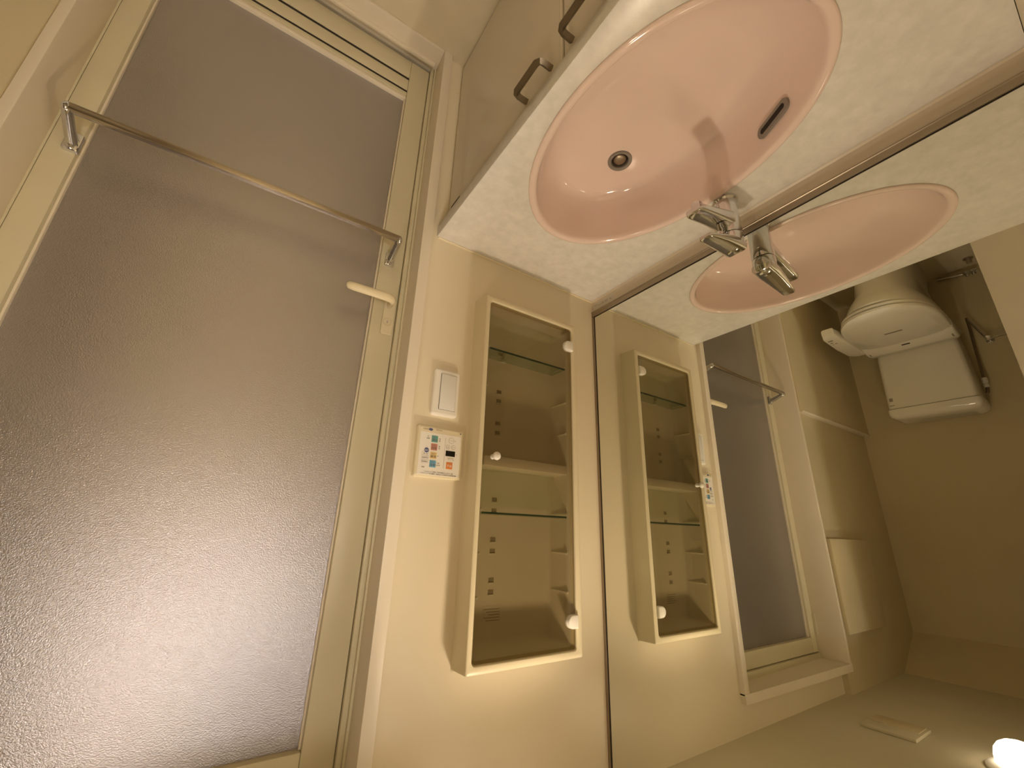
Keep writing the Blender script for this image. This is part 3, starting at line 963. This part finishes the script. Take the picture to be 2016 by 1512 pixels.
tube(bm, [(2.195, -0.585, -0.008), (2.195, -0.583, 0.012), (2.200, -0.578, 0.020)], 0.007, 10)
finish('hose_end', bm, 'handle', hj)
dp = empty('floor_valve', (2.15, -0.655, Z0 + FL))
tag(dp, 'dark chrome pipe with valves low behind the toilet', 'pipe')
bm = bmesh.new()
tube(bm, [(2.215, -0.700, -0.655), (2.215, -0.655, -0.657), (2.215, -0.600, -0.664), (2.213, -0.545, -0.672)], 0.009, 12)
finish('pipe', bm, 'steel', dp)
for yv in (-0.660, -0.685):
    bm = bmesh.new()
    lathe(bm, (2.215, yv, -0.656), [(0.014, -0.008), (0.016, -0.004), (0.016, 0.006), (0.010, 0.010), (0.008, 0.020), (0.0001, 0.022)], 'z', 18)
    finish('valve_cap', bm, 'chrome', dp)
bm = bmesh.new()
lathe(bm, (2.13, -0.690, FL), [(0.020, 0.0), (0.020, 0.006), (0.013, 0.010), (0.012, 0.030), (0.0001, 0.033)], 'z', 20)
finish('floor_flange', bm, 'steel', dp)

# ------------------------------------------------------------------ ceiling fittings
cv = empty('ceiling_vent', (1.10, -0.235, Z0 + CEIL))
tag(cv, 'flat rectangular ceiling vent seen in the mirror', 'vent')
bx('vent_plate', 1.03, 1.178, -0.305, -0.160, CEIL - 0.010, CEIL, 'ceiling', cv, 0.003)
bx('vent_grille', 1.095, 1.170, -0.296, -0.168, CEIL - 0.0125, CEIL - 0.008, 'alcove', cv, 0.001)

def lamp(name, x, y, label, watts):
    t = empty(name, (x, y, Z0 + CEIL))
    tag(t, label, 'lamp', 'ceiling lamps')
    bm = bmesh.new()
    lathe(bm, (x, y, CEIL), [(0.078, 0.0), (0.078, -0.006), (0.070, -0.012), (0.058, -0.014), (0.056, -0.004)], 'z', 40)
    finish('lamp_ring', bm, 'white', t)
    bm = bmesh.new()
    lathe(bm, (x, y, CEIL), [(0.056, -0.010), (0.056, -0.030), (0.052, -0.048), (0.042, -0.062), (0.028, -0.071), (0.014, -0.075), (0.0001, -0.076)], 'z', 32)
    finish('diffuser', bm, 'lamp', t, 70)
    ld = bpy.data.lights.new('reflector_bulb', 'SPOT')
    ld.energy = watts
    ld.color = LAMP_COLOR
    ld.spot_size = math.radians(LAMP_CONE)
    ld.spot_blend = 1.0
    ld.shadow_soft_size = 0.030
    lo = bpy.data.objects.new('reflector_bulb', ld)
    lo.location = (0, 0, -0.040)
    lo.parent = t
    col.objects.link(lo)
lamp('ceiling_lamp', LAMP_B[0], LAMP_B[1], 'glowing round ceiling lamp reflected in the mirror', WATTS_B)
lamp('ceiling_lamp', LAMP_A[0], LAMP_A[1], 'glowing round ceiling lamp above the wash basin', WATTS_A)

hl = empty('hall_lamp', (0.86, -2.75, Z0 + HC))
tag(hl, 'round white ceiling lamp in the hallway behind the camera', 'lamp')
bm = bmesh.new()
lathe(bm, (0.86, -2.75, HC), [(0.13, 0.0), (0.13, -0.03), (0.12, -0.06), (0.09, -0.085), (0.05, -0.098), (0.0001, -0.102)], 'z', 32)
finish('globe', bm, 'hall_lamp', hl, 70)
bm = bmesh.new()
lathe(bm, (0.86, -2.75, HC), [(0.145, 0.0), (0.145, -0.014), (0.131, -0.016), (0.131, -0.001)], 'z', 32)
finish('rim', bm, 'white', hl, 50)
